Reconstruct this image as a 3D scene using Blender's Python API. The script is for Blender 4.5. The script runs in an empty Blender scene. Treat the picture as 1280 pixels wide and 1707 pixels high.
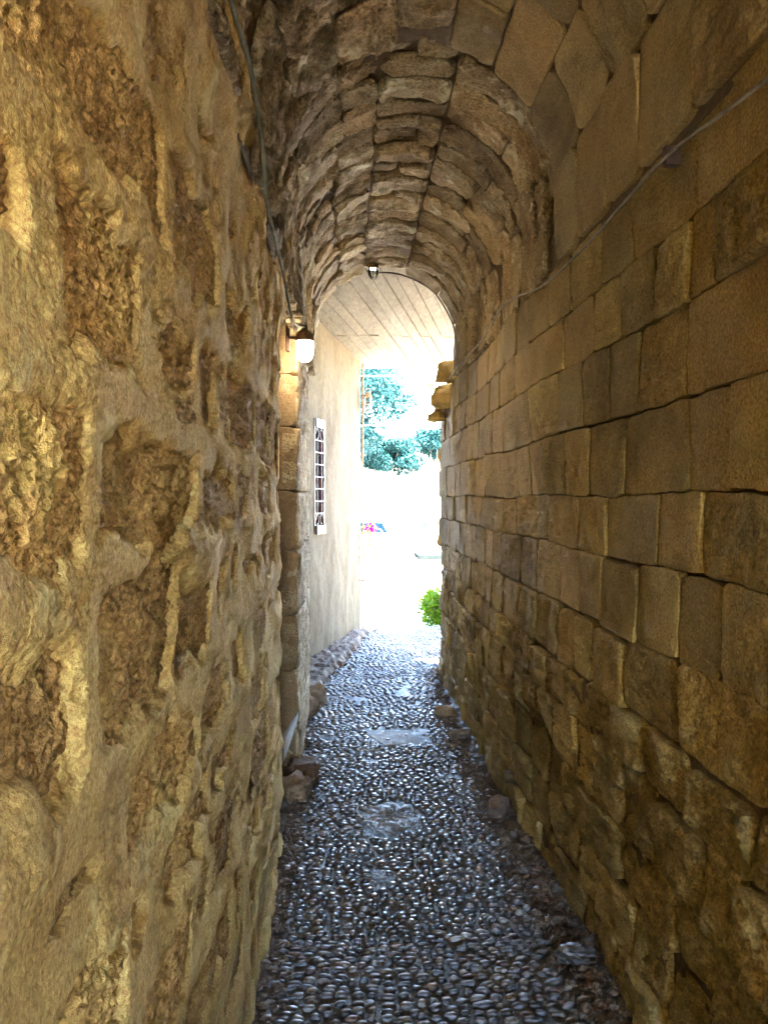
import bpy, math, random
import numpy as np

scene = bpy.context.scene
C = scene.collection
rnd = random.Random(7)
PI = math.pi

# ------------------------------------------------------------------ camera, sky, sun, exposure
cd = bpy.data.cameras.new('camera'); cam = bpy.data.objects.new('camera', cd); C.objects.link(cam)
cd.sensor_fit = 'VERTICAL'; cd.sensor_height = 36.0; cd.lens = 1230.0 / 1707.0 * 36.0
cd.clip_start = 0.02; cd.clip_end = 2000.0
cam.location = (0, 0, 1.5)
cam.rotation_euler = (math.radians(90 - 1.21), 0, math.radians(-3.26))
scene.camera = cam

SUN_EL, SUN_AZ = math.radians(56), math.radians(136)      # azimuth measured from +Y (ahead) towards +X (right)
w = bpy.data.worlds.new('World'); scene.world = w; w.use_nodes = True
wn = w.node_tree.nodes; wl = w.node_tree.links
sky = wn.new('ShaderNodeTexSky'); sky.sky_type = 'NISHITA'; sky.sun_disc = False
sky.sun_elevation = SUN_EL; sky.sun_rotation = SUN_AZ; sky.air_density = 1.0; sky.dust_density = 1.0
wn['Background'].inputs[1].default_value = 0.13
wl.new(sky.outputs[0], wn['Background'].inputs[0])
sd = bpy.data.lights.new('sun', 'SUN'); sd.energy = 4.5; sd.angle = math.radians(0.5); sd.color = (1.0, 0.93, 0.82)
sun = bpy.data.objects.new('sun', sd); C.objects.link(sun)
sun.rotation_euler = (math.radians(90) - SUN_EL, 0, PI - SUN_AZ)
sun.location = (20, 20, 40)
vs = scene.view_settings
vs.view_transform = 'Standard'; vs.look = 'None'; vs.gamma = 1.0; vs.use_curve_mapping = False
vs.exposure = 6.5
scene.cycles.max_bounces = 10; scene.cycles.diffuse_bounces = 8; scene.cycles.glossy_bounces = 4
scene.cycles.transmission_bounces = 6; scene.cycles.transparent_max_bounces = 8
scene.cycles.sample_clamp_indirect = 6.0
scene.cycles.use_denoising = True; scene.cycles.use_adaptive_sampling = True; scene.cycles.adaptive_threshold = 0.02
scene.cycles.caustics_reflective = False; scene.cycles.caustics_refractive = False

# ------------------------------------------------------------------ noise
def _h(xi, yi, seed):
    h = (xi.astype(np.int64) * 374761393 + yi.astype(np.int64) * 668265263 + seed * 974634541) & 0xFFFFFFFF
    h = ((h ^ (h >> 13)) * 1274126177) & 0xFFFFFFFF
    h = ((h ^ (h >> 15)) * 2246822519) & 0xFFFFFFFF
    return (h ^ (h >> 16)) & 0xFFFFFFFF
def noise(x, y, seed=0):
    x = np.asarray(x, float); y = np.asarray(y, float)
    x0 = np.floor(x); y0 = np.floor(y); fx = x - x0; fy = y - y0
    xi = x0.astype(np.int64); yi = y0.astype(np.int64)
    u = fx * fx * fx * (fx * (fx * 6 - 15) + 10); v = fy * fy * fy * (fy * (fy * 6 - 15) + 10)
    def g(dx, dy):
        a = _h(xi + dx, yi + dy, seed) * (2 * PI / 4294967296.0)
        return np.cos(a) * (fx - dx) + np.sin(a) * (fy - dy)
    a = g(0, 0); b = g(1, 0); c = g(0, 1); d = g(1, 1)
    return 1.5 * ((a + (b - a) * u) * (1 - v) + (c + (d - c) * u) * v)
def fbm(x, y, seed=0, octs=4, gain=0.5):
    t = 0.0; a = 1.0
    for i in range(octs):
        t = t + a * noise(x, y, seed + i * 17); x = x * 2.03 + 1.7; y = y * 2.03 - 3.1; a *= gain
    return t
def ridged(x, y, seed=0, octs=3, gain=0.5):
    t = 0.0; a = 1.0
    for i in range(octs):
        t = t + a * (1 - 2 * np.abs(noise(x, y, seed + i * 13))); x = x * 2.1 + 0.7; y = y * 2.1 - 1.1; a *= gain
    return t
def rand_site(ix, iy, k): return _h(np.asarray(ix), np.asarray(iy), k) / 4294967296.0
def worley(x, y, seed=0, jit=0.8):
    """x, y in cell units: F1, F2 and the winning cell"""
    x0 = np.floor(x).astype(np.int64); y0 = np.floor(y).astype(np.int64)
    f1 = np.full(x.shape, 9.0); f2 = np.full(x.shape, 9.0); bi = np.zeros(x.shape, np.int64); bj = np.zeros(x.shape, np.int64)
    for dx in (-1, 0, 1):
        for dy in (-1, 0, 1):
            cx = x0 + dx; cy = y0 + dy
            sx = cx + 0.5 + (rand_site(cx, cy, seed) - 0.5) * jit; sy = cy + 0.5 + (rand_site(cx, cy, seed + 5) - 0.5) * jit
            d = np.hypot(x - sx, y - sy)
            n = d < f1
            f2 = np.where(n, f1, np.minimum(f2, d)); f1 = np.where(n, d, f1)
            bi = np.where(n, cx, bi); bj = np.where(n, cy, bj)
    return f1, f2, bi, bj
def sstep(a, b, x):
    t = np.clip((x - a) / (b - a), 0, 1); return t * t * (3 - 2 * t)

# ------------------------------------------------------------------ objects
def link(name, me, mat=None, parent=None):
    o = bpy.data.objects.new(name, me); C.objects.link(o)
    if mat is not None and not me.materials: me.materials.append(mat)
    if parent is not None:
        o.parent = parent; o.matrix_parent_inverse = INV[parent.name]
    return o
INV = {}
from mathutils import Matrix, Vector
def thing(name, loc, label, cat, group=None):
    o = bpy.data.objects.new(name, None); C.objects.link(o); o.location = loc
    o.empty_display_size = 0.1
    INV[o.name] = Matrix.Translation(Vector(loc)).inverted()
    tag(o, label, cat, group); return o
def tag(o, label, cat, group=None):
    o['label'] = label; o['category'] = cat
    if group: o['group'] = group
def struct(o): o['kind'] = 'structure'; return o
def part_root(o): INV[o.name] = Matrix.Identity(4); return o
def mesh_np(name, V, F, smooth=True):
    V = np.ascontiguousarray(V, np.float32); F = np.ascontiguousarray(F, np.int32)
    me = bpy.data.meshes.new(name); k = F.shape[1]
    me.vertices.add(len(V)); me.vertices.foreach_set('co', V.ravel())
    me.loops.add(F.size); me.loops.foreach_set('vertex_index', F.ravel())
    me.polygons.add(len(F)); me.polygons.foreach_set('loop_start', np.arange(0, F.size, k, dtype=np.int32))
    me.polygons.foreach_set('loop_total', np.full(len(F), k, np.int32))
    me.polygons.foreach_set('use_smooth', np.full(len(F), smooth, bool))
    me.update(calc_edges=True); return me
def grid_faces(nu, nv, off=0):
    i = np.arange(nu * nv).reshape(nu, nv) + off
    return np.stack([i[:-1, :-1], i[1:, :-1], i[1:, 1:], i[:-1, 1:]], -1).reshape(-1, 4)
def box_vf(x0, x1, y0, y1, z0, z1):
    V = [(x, y, z) for x in (x0, x1) for y in (y0, y1) for z in (z0, z1)]
    F = [(0, 1, 3, 2), (4, 6, 7, 5), (0, 4, 5, 1), (2, 3, 7, 6), (0, 2, 6, 4), (1, 5, 7, 3)]
    return V, F
class MB:
    def __init__(s): s.v = []; s.f = []
    def add(s, V, F):
        o = len(s.v); s.v += [tuple(p) for p in V]; s.f += [tuple(i + o for i in f) for f in F]; return s
    def box(s, *a): return s.add(*box_vf(*a))
    def obox(s, O, ex, ey, ez, a0, a1, b0, b1, c0, c1):
        V, F = box_vf(a0, a1, b0, b1, c0, c1); O = np.array(O); ex, ey, ez = map(np.array, (ex, ey, ez))
        return s.add([O + p[0] * ex + p[1] * ey + p[2] * ez for p in V], F)
    def prism(s, poly, axis_vec):
        n = len(poly); a = np.array(axis_vec); V = [tuple(p) for p in poly] + [tuple(np.array(p) + a) for p in poly]
        F = [tuple(range(n))[::-1], tuple(range(n, 2 * n))] + [(i, (i + 1) % n, n + (i + 1) % n, n + i) for i in range(n)]
        return s.add(V, F)
    def tube(s, pts, r, n=8, cap=True):
        P = np.array(pts, float); m = len(P); R = np.full(m, r) if np.isscalar(r) else np.array(r, float)
        T = np.gradient(P, axis=0); T /= np.linalg.norm(T, axis=1)[:, None] + 1e-12
        up = np.array([0, 0, 1.0]) if abs(T[0, 2]) < .9 else np.array([1.0, 0, 0])
        V = []; A = np.linspace(0, 2 * PI, n, endpoint=False)
        b = np.cross(T[0], up); b /= np.linalg.norm(b)
        for i in range(m):
            b = b - T[i] * b.dot(T[i]); b /= np.linalg.norm(b); c = np.cross(T[i], b)
            for a in A: V.append(P[i] + R[i] * (math.cos(a) * b + math.sin(a) * c))
        F = [(i * n + k, i * n + (k + 1) % n, (i + 1) * n + (k + 1) % n, (i + 1) * n + k) for i in range(m - 1) for k in range(n)]
        if cap: F += [tuple(range(n))[::-1], tuple(range((m - 1) * n, m * n))]
        return s.add(V, F)
    def lathe(s, prof, O, n=20, axis=2):
        V = []; m = len(prof)
        for r, h in prof:
            for k in range(n):
                a = 2 * PI * k / n; p = [r * math.cos(a), r * math.sin(a), h]
                if axis == 1: p = [p[0], p[2], p[1]]
                if axis == 0: p = [p[2], p[0], p[1]]
                V.append((O[0] + p[0], O[1] + p[1], O[2] + p[2]))
        F = [(i * n + k, i * n + (k + 1) % n, (i + 1) * n + (k + 1) % n, (i + 1) * n + k) for i in range(m - 1) for k in range(n)]
        F += [tuple(range(n))[::-1], tuple(range((m - 1) * n, m * n))]
        return s.add(V, F)
    def build(s, name, mat, parent=None, smooth=False, bevel=0.0):
        me = bpy.data.meshes.new(name); me.from_pydata(s.v, [], s.f); me.update()
        if smooth:
            for p in me.polygons: p.use_smooth = True
        o = link(name, me, mat, parent)
        if smooth:
            try: me.set_sharp_from_angle(angle=math.radians(45))
            except Exception: pass
        if bevel:
            b = o.modifiers.new('bevel', 'BEVEL'); b.width = bevel; b.segments = 2; b.limit_method = 'ANGLE'
        return o

# ------------------------------------------------------------------ materials
def new_mat(name):
    m = bpy.data.materials.new(name); m.use_nodes = True
    return m, m.node_tree.nodes, m.node_tree.links, m.node_tree.nodes['Principled BSDF']
def tex_noise(N, L, vec, scale, detail=6, rough=0.6, dist=0.0):
    n = N.new('ShaderNodeTexNoise'); n.inputs['Scale'].default_value = scale; n.inputs['Detail'].default_value = detail
    n.inputs['Roughness'].default_value = rough; n.inputs['Distortion'].default_value = dist
    L.new(vec, n.inputs['Vector']); return n.outputs['Fac']
def ramp(N, L, fac, stops):
    r = N.new('ShaderNodeValToRGB'); el = r.color_ramp.elements
    while len(el) < len(stops): el.new(0.5)
    for e, (p, c) in zip(el, stops): e.position = p; e.color = (*c, 1)
    L.new(fac, r.inputs[0]); return r.outputs[0]
def mix(N, L, fac, a, b, mode='MIX'):
    m = N.new('ShaderNodeMix'); m.data_type = 'RGBA'; m.blend_type = mode
    for i, v in ((0, fac), (6, a), (7, b)):
        if hasattr(v, 'links'): L.new(v, m.inputs[i])
        elif i == 0: m.inputs[0].default_value = v
        else: m.inputs[i].default_value = (*v, 1)
    return m.outputs[2]
def math_n(N, L, op, a, b=0.0):
    m = N.new('ShaderNodeMath'); m.operation = op
    for i, v in ((0, a), (1, b)):
        if hasattr(v, 'links'): L.new(v, m.inputs[i])
        else: m.inputs[i].default_value = v
    return m.outputs[0]
def bump(N, L, h, strength, dist, normal=None):
    b = N.new('ShaderNodeBump'); b.inputs['Strength'].default_value = strength; b.inputs['Distance'].default_value = dist
    L.new(h, b.inputs['Height'])
    if normal: L.new(normal, b.inputs['Normal'])
    return b.outputs[0]
def coords(N, L, scale=(1, 1, 1)):
    t = N.new('ShaderNodeTexCoord'); mp = N.new('ShaderNodeMapping'); mp.inputs['Scale'].default_value = scale
    L.new(t.outputs['Object'], mp.inputs['Vector']); return mp.outputs[0]
def stone_mat(name, c_dark, c_mid, c_light, spot=None, spot_amt=0.0, vary=0.25, fine=60.0, bumpd=0.004, stretch=(1, 1, 1), rough=0.92, pits=0.5, bstr=0.9, grain=1.0, gamt=0.55, stain=0.0):
    m, N, L, B = new_mat(name); v = coords(N, L, stretch)
    f1 = tex_noise(N, L, v, 4.0, 5, 0.65, 0.3)
    col = ramp(N, L, f1, [(0.28, c_dark), (0.5, c_mid), (0.74, c_light)])
    f2 = tex_noise(N, L, v, fine * grain, 3, 0.75)
    col = mix(N, L, gamt, col, ramp(N, L, f2, [(0.3, (0.22, 0.20, 0.18)), (0.7, (0.82, 0.80, 0.76))]), 'OVERLAY')
    if spot:
        f3 = tex_noise(N, L, v, 7.0, 4, 0.7, 0.6)
        f3 = ramp(N, L, f3, [(0.56, (0, 0, 0)), (0.68, (1, 1, 1))])
        col = mix(N, L, math_n(N, L, 'MULTIPLY', f3, spot_amt), col, spot)
    if stain:
        f5 = tex_noise(N, L, v, 1.7, 5, 0.65, 0.8)
        col = mix(N, L, stain, col, ramp(N, L, f5, [(0.34, (0.42, 0.40, 0.38)), (0.52, (1, 1, 1)), (0.75, (1.0, 0.96, 0.86))]), 'MULTIPLY')
    oi = N.new('ShaderNodeObjectInfo')
    rr = ramp(N, L, oi.outputs['Random'], [(0.0, (0.5 - vary * .5, 0.5 - vary * .55, 0.5 - vary * .55)), (0.5, (0.5, 0.5, 0.5)), (0.75, (0.5 + vary * .25, 0.5 + vary * .06, 0.5 - vary * .1)), (1.0, (0.5 + vary * .4, 0.5 + vary * .42, 0.5 + vary * .4))])
    col = mix(N, L, 1.0, col, rr, 'OVERLAY')
    L.new(col, B.inputs['Base Color']); B.inputs['Roughness'].default_value = rough
    vo = N.new('ShaderNodeTexVoronoi'); vo.inputs['Scale'].default_value = fine * 0.9; L.new(v, vo.inputs['Vector'])
    f4 = tex_noise(N, L, v, fine * .35, 5, 0.75)
    hgt = math_n(N, L, 'ADD', f4, math_n(N, L, 'MULTIPLY', math_n(N, L, 'MINIMUM', vo.outputs['Distance'], 0.35), pits))
    L.new(bump(N, L, hgt, bstr, bumpd), B.inputs['Normal'])
    B.inputs['Specular IOR Level'].default_value = 0.25
    return m
def plain_mat(name, col, rough=0.6, metal=0.0, nscale=30, namt=0.25, bumpd=0.0, spec=0.5):
    m, N, L, B = new_mat(name); v = coords(N, L)
    f = tex_noise(N, L, v, nscale, 6, 0.65)
    lo = tuple(max(0, c * (1 - namt)) for c in col); hi = tuple(min(1, c * (1 + namt)) for c in col)
    L.new(ramp(N, L, f, [(0.3, lo), (0.7, hi)]), B.inputs['Base Color'])
    B.inputs['Roughness'].default_value = rough; B.inputs['Metallic'].default_value = metal; B.inputs['Specular IOR Level'].default_value = spec
    if bumpd: L.new(bump(N, L, f, 0.8, bumpd), B.inputs['Normal'])
    return m
M = {}
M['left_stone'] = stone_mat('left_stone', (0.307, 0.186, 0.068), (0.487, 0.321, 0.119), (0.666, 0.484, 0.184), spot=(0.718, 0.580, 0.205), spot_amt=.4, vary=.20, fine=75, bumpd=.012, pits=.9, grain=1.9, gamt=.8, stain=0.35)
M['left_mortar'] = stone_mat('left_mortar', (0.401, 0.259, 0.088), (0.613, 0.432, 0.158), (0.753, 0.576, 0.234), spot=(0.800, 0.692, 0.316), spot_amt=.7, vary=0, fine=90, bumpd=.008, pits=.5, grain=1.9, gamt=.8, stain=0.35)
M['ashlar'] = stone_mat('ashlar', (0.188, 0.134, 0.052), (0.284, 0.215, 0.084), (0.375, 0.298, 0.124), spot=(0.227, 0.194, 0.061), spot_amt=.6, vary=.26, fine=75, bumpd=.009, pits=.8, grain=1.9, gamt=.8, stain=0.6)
M['vault_smooth'] = stone_mat('vault_smooth', (0.212, 0.161, 0.075), (0.303, 0.238, 0.119), (0.377, 0.303, 0.156), spot=(0.413, 0.307, 0.139), spot_amt=.4, vary=.28, fine=80, bumpd=.004, pits=.4, grain=1.9, gamt=.8, stain=0.8)
M['vault_rough'] = stone_mat('vault_rough', (0.145, 0.109, 0.066), (0.288, 0.231, 0.140), (0.415, 0.350, 0.225), spot=(0.576, 0.546, 0.389), spot_amt=.8, vary=.26, fine=55, bumpd=.018, pits=1.0, grain=1.9, gamt=.8, stain=0.5)
M['joint'] = stone_mat('joint', (.07, .048, .026), (.12, .084, .046), (.18, .13, .07), vary=0, fine=60, bumpd=.006)
M['mud'] = stone_mat('mud', (.055, .052, .047), (.10, .095, .086), (.15, .142, .13), vary=0, fine=90, bumpd=.006, rough=.55, grain=1.5, gamt=.7)
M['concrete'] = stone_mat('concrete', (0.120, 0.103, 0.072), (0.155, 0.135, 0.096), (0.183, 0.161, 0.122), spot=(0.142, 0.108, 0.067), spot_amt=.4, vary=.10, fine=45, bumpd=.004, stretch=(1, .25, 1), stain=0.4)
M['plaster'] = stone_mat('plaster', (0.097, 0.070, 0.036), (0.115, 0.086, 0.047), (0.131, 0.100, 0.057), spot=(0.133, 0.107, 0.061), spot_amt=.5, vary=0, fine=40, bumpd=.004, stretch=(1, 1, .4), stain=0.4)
M['ledge'] = stone_mat('ledge', (0.173, 0.137, 0.108), (0.259, 0.216, 0.180), (0.346, 0.302, 0.259), spot=(0.302, 0.187, 0.122), spot_amt=.6, vary=.3, fine=50, bumpd=.01)
M['slab'] = stone_mat('slab', (0.203, 0.221, 0.234), (0.338, 0.366, 0.391), (0.446, 0.476, 0.497), spot=(0.162, 0.152, 0.142), spot_amt=.6, vary=0, fine=50, bumpd=.003, rough=.75, stain=.6)
M['cement'] = stone_mat('cement', (.10, .10, .095), (.20, .20, .195), (.36, .36, .355), vary=0, fine=40, bumpd=.01, rough=.5)
M['pier'] = stone_mat('pier', (.14, .10, .055), (.21, .15, .085), (.27, .20, .12), vary=.15, fine=75, bumpd=.005, grain=1.9, gamt=.7)
M['rubble'] = stone_mat('rubble', (.07, .055, .045), (.14, .115, .095), (.24, .20, .165), spot=(.17, .09, .055), spot_amt=.7, vary=0, fine=60, bumpd=.012, grain=1.5, gamt=.8)
M['rock'] = stone_mat('rock', (.15, .105, .065), (.27, .195, .125), (.40, .31, .21), vary=.5, fine=60, bumpd=.008)
M['earth'] = stone_mat('earth', (.27, .245, .21), (.32, .295, .255), (.37, .345, .30), vary=0, fine=3, bumpd=.01)
M['dark_metal'] = plain_mat('dark_metal', (.055, .03, .022), .5, .4, 60, .5, .001)
M['brass'] = plain_mat('brass', (.16, .085, .035), .45, .5, 50, .5, .001)
M['rust'] = plain_mat('rust', (.33, .19, .10), .8, .1, 60, .4, .002)
M['cable_grey'] = plain_mat('cable_grey', (.19, .19, .14), .9, 0, 40, .3, spec=.1)
M['cable_pale'] = plain_mat('cable_pale', (.30, .28, .25), .9, 0, 25, .35, spec=.1)
M['cable_dark'] = plain_mat('cable_dark', (.06, .035, .03), .5, 0, 40, .3)
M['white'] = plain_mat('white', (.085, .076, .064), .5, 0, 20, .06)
M['marble'] = plain_mat('marble', (.66, .69, .72), .25, 0, 9, .1)
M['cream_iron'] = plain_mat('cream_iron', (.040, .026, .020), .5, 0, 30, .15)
M['car_paint'] = plain_mat('car_paint', (.78, .79, .80), .25, 0, 4, .03)
M['tyre'] = plain_mat('tyre', (.03, .03, .03), .8, 0, 30, .3)
M['car_glass'] = plain_mat('car_glass', (.0015, .005, .009), .3, 0, 3, .2, spec=.0)  # blue base stands in for the reflected sky, specular is off
M['bench'] = plain_mat('bench', (.010, .0135, .0135), .8, 0, 14, .3, .003, spec=.0)
M['bark'] = plain_mat('bark', (.14, .10, .07), .9, 0, 14, .4, .01)
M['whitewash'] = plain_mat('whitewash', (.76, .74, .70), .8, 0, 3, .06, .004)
M['pink'] = plain_mat('pink', (.08, .001, .03), .6, 0, 20, .3, spec=.0)
def leaf_mat(name, c1, c2, trans=.3):
    m, N, L, B = new_mat(name); g = N.new('ShaderNodeNewGeometry')
    L.new(ramp(N, L, g.outputs['Random Per Island'], [(0, c1), (1, c2)]), B.inputs['Base Color'])
    B.inputs['Roughness'].default_value = .6; B.inputs['Specular IOR Level'].default_value = .08
    t = N.new('ShaderNodeBsdfTranslucent'); t.inputs[0].default_value = (*[min(1, c * 1.3) for c in c2], 1)
    mx = N.new('ShaderNodeMixShader'); mx.inputs[0].default_value = trans
    L.new(B.outputs[0], mx.inputs[1]); L.new(t.outputs[0], mx.inputs[2]); L.new(mx.outputs[0], N['Material Output'].inputs[0]); return m
M['leaf_dark'] = leaf_mat('leaf_dark', (.003, .018, .0185), (.008, .034, .0345), .05)
M['leaf_bright'] = leaf_mat('leaf_bright', (.035, .095, .003), (.095, .155, .008), .35)
def pebble_mat():
    m, N, L, B = new_mat('pebble'); v = coords(N, L)
    g = N.new('ShaderNodeNewGeometry'); oi = N.new('ShaderNodeObjectInfo')
    r = math_n(N, L, 'FRACT', math_n(N, L, 'ADD', g.outputs['Random Per Island'], oi.outputs['Random']))
    col = ramp(N, L, r, [(0, (.04, .043, .048)), (.3, (.10, .107, .12)), (.5, (.165, .17, .185)), (.66, (.085, .09, .105)), (.78, (.12, .07, .05)), (.84, (.17, .155, .13)), (.93, (.34, .34, .335)), (1, (.06, .065, .073))])
    f = tex_noise(N, L, v, 40, 5, .6)
    col = mix(N, L, .5, col, ramp(N, L, f, [(.3, (.3, .3, .3)), (.7, (.7, .7, .7))]), 'OVERLAY')
    L.new(col, B.inputs['Base Color'])
    L.new(ramp(N, L, f, [(.3, (.18,) * 3), (.7, (.40,) * 3)]), B.inputs['Roughness'])
    B.inputs['Specular IOR Level'].default_value = .9
    L.new(bump(N, L, f, .25, .003), B.inputs['Normal']); return m
M['pebble'] = pebble_mat()
def glass_mat():
    m, N, L, B = new_mat('clear_glass'); t = N.new('ShaderNodeBsdfTransparent'); t.inputs[0].default_value = (.86, .88, .85, 1)
    gl = N.new('ShaderNodeBsdfGlossy'); gl.inputs['Roughness'].default_value = .08; fr = N.new('ShaderNodeFresnel'); fr.inputs[0].default_value = 1.6
    mx = N.new('ShaderNodeMixShader'); L.new(fr.outputs[0], mx.inputs[0]); L.new(t.outputs[0], mx.inputs[1]); L.new(gl.outputs[0], mx.inputs[2]); L.new(mx.outputs[0], N['Material Output'].inputs[0]); return m
M['glass'] = glass_mat()
def bulb_mat():
    m, N, L, B = new_mat('lit_globe'); B.inputs['Base Color'].default_value = (.85, .8, .7, 1)
    B.inputs['Emission Color'].default_value = (1, .80, .54, 1); B.inputs['Emission Strength'].default_value = 2.0; return m
M['bulb'] = bulb_mat()
def pane_mat():
    m, N, L, B = new_mat('tinted_pane'); oi = N.new('ShaderNodeObjectInfo'); v = coords(N, L)
    c = ramp(N, L, oi.outputs['Random'], [(0, (.006, .001, .004)), (.3, (.030, .004, .009)), (.55, (.010, .002, .006)), (.75, (.045, .009, .003)), (1, (.024, .002, .011))])
    f = tex_noise(N, L, v, 22, 4, .6)
    L.new(mix(N, L, .6, c, ramp(N, L, f, [(.35, (.2,) * 3), (.65, (.8,) * 3)]), 'OVERLAY'), B.inputs['Base Color']); B.inputs['Roughness'].default_value = .6; B.inputs['Specular IOR Level'].default_value = .0; return m
M['pane'] = pane_mat()

# ------------------------------------------------------------------ ground and outer setting
YB = -5.5                                                # back mouth of the passage
def ground_z(y): return np.where(np.asarray(y) < 8.35, -0.03, -0.07 - 0.04 * (np.asarray(y) - 8.35))
ys = np.concatenate([np.linspace(-60, 8.3, 30), np.linspace(8.36, 40, 60), np.linspace(42, 400, 30)])
xs = np.concatenate([np.linspace(-300, -8, 12), np.linspace(-7, 9, 33), np.linspace(10, 300, 12)])
YY, XX = np.meshgrid(ys, xs, indexing='ij')
ZZ = np.where(YY > 42, -1.42, ground_z(YY)) + np.where(YY > 8.5, .012 * fbm(XX * 1.3, YY * 1.3, 3), 0)
struct(link('ground', mesh_np('ground', np.stack([XX, YY, ZZ], -1).reshape(-1, 3), grid_faces(len(ys), len(xs))), M['earth']))

# ------------------------------------------------------------------ pavement: mud bed, pebbles
def bed_h(x, y):
    edge = sstep(.64, .80, x) * .018 + sstep(-.18, -.27, x) * .018
    return edge * (0.5 + 0.9 * fbm(x * 9, y * 9, 51, 4, .6)) + .006 * fbm(x * 9, y * 9, 52, 3) + .003 * fbm(x * 38, y * 38, 54, 3, .6) + .012 * fbm(x * 1.7, y * 1.1, 53, 2)
ys = np.concatenate([np.linspace(YB, 1.5, 40), np.linspace(1.52, 8.36, 620)]); xs = np.linspace(-.9, 1.45, 160)
YY, XX = np.meshgrid(ys, xs, indexing='ij'); ZZ = bed_h(XX, YY)
ZZ = ZZ - .10 * sstep(8.28, 8.36, YY)
pavement = struct(link('pavement', mesh_np('pavement', np.stack([XX, YY, ZZ], -1).reshape(-1, 3), grid_faces(len(ys), len(xs))[:, ::-1]), M['mud']))
part_root(pavement)
def left_edge(y): return np.interp(y, [1, 2.1, 3.1, 4.2, 5, 5.7, 6.5, 7.74, 8.4], [-.25, -.25, -.245, -.235, -.24, -.21, -.05, .19, .30])
def right_edge(y): return np.interp(y, [1, 3.4, 4.5, 5.6, 6.3, 6.6, 8.4], [.735, .73, .715, .76, .80, 1.35, 1.4])
def ico(sub=2):
    import bmesh
    bm = bmesh.new(); bmesh.ops.create_icosphere(bm, subdivisions=sub, radius=1.0)
    V = np.array([v.co[:] for v in bm.verts]); F = np.array([[v.index for v in f.verts] for f in bm.faces]); bm.free(); return V, F
IV, IF = ico(2); IV3, IF3 = ico(3); IV1, IF1 = ico(1)
def lump(V, seed, amp=.2, fr=1.3):
    n = fbm(V[:, 0] * fr + seed * 3.1, V[:, 1] * fr + V[:, 2] * 1.7 + seed, seed, 2)
    n2 = fbm(V[:, 2] * fr - seed, V[:, 0] * fr * .8 + seed * 1.3, seed + 9, 2)
    return V * (1 + amp * (n + n2) * .7)[:, None]
PV = []
for k in range(7):
    V = lump(IV, 100 + k, .20, 1.1)
    V = np.sign(V) * np.abs(V) ** np.array([.92, .95, .66]); PV.append(V)
pebs = []
prng = np.random.RandomState(5)
y = 1.55
while y < 8.33:
    pitch = prng.uniform(.027, .038) + .008 * float(noise(0.3, y * 2, 4))
    x = left_edge(y) + prng.uniform(.0, .05)
    while x < right_edge(y):
        wdt = prng.uniform(.027, .050) * (1 if prng.rand() > .06 else 1.35)
        px = x + wdt / 2 + prng.uniform(-.004, .004); py = y + prng.uniform(-.006, .006) + .014 * float(noise(px * 4, y * 1.5, 8))
        x += wdt + prng.uniform(.002, .012)
        d_edge = min(px - left_edge(y), right_edge(y) - px)
        keep = .965 if d_edge > .06 else .72
        if px > .48 and y < 4.2: keep *= .97 - .35 * float(sstep(.62, .78, px))
        if prng.rand() > keep or float(noise(px * 3.2, py * 3.2, 77)) > .62: continue
        if .09 < px < .55 and 4.38 < py < 4.73 and (px - .10) > (4.72 - py) * .42: continue
        if (px - .24) ** 2 / .15 ** 2 + (py - 3.42) ** 2 / .17 ** 2 < 1 + .5 * float(noise(px * 9, py * 9, 6)): continue
        pebs.append((px, py, wdt / 2 * prng.uniform(.92, 1.05), min(pitch * .5 * prng.uniform(.55, .88), .018), prng.uniform(.009, .014), prng.normal(0, .10), prng.randint(7), prng.normal(0, .10)))
    y += pitch
pebs.sort(key=lambda p: p[1])
NEAR = 300
pmesh = [mesh_np('pebble', V, IF) for V in PV]
for me in pmesh: me.materials.append(M['pebble'])
vis = [i for i, p in enumerate(pebs) if p[1] > 1.98][:NEAR]
visset = set(vis)
AV = []; AF = []; off = 0
for i, (px, py, a, b, c, rz, k, tl) in enumerate(pebs):
    z = float(bed_h(np.array(px), np.array(py))) + c * .05
    if i in visset:
        o = link('pebble', pmesh[k], None, pavement); o.location = (px, py, z); o.scale = (a, b, c); o.rotation_euler = (tl, tl * .6, rz)
    else:
        V = (PV[k] if py < 5.2 else lump(IV1, 100 + k, .15)) * np.array([a, b, c]); F = IF if py < 5.2 else IF1
        V = np.stack([V[:, 0], V[:, 1], V[:, 2] + V[:, 0] * tl], -1)
        cs, sn = math.cos(rz), math.sin(rz)
        V = np.stack([V[:, 0] * cs - V[:, 1] * sn + px, V[:, 0] * sn + V[:, 1] * cs + py, V[:, 2] + z], -1)
        AV.append(V); AF.append(F + off); off += len(V)
o = link('pebbles', mesh_np('pebbles', np.concatenate(AV), np.concatenate(AF)), M['pebble'], pavement); o['kind'] = 'stuff'
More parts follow.
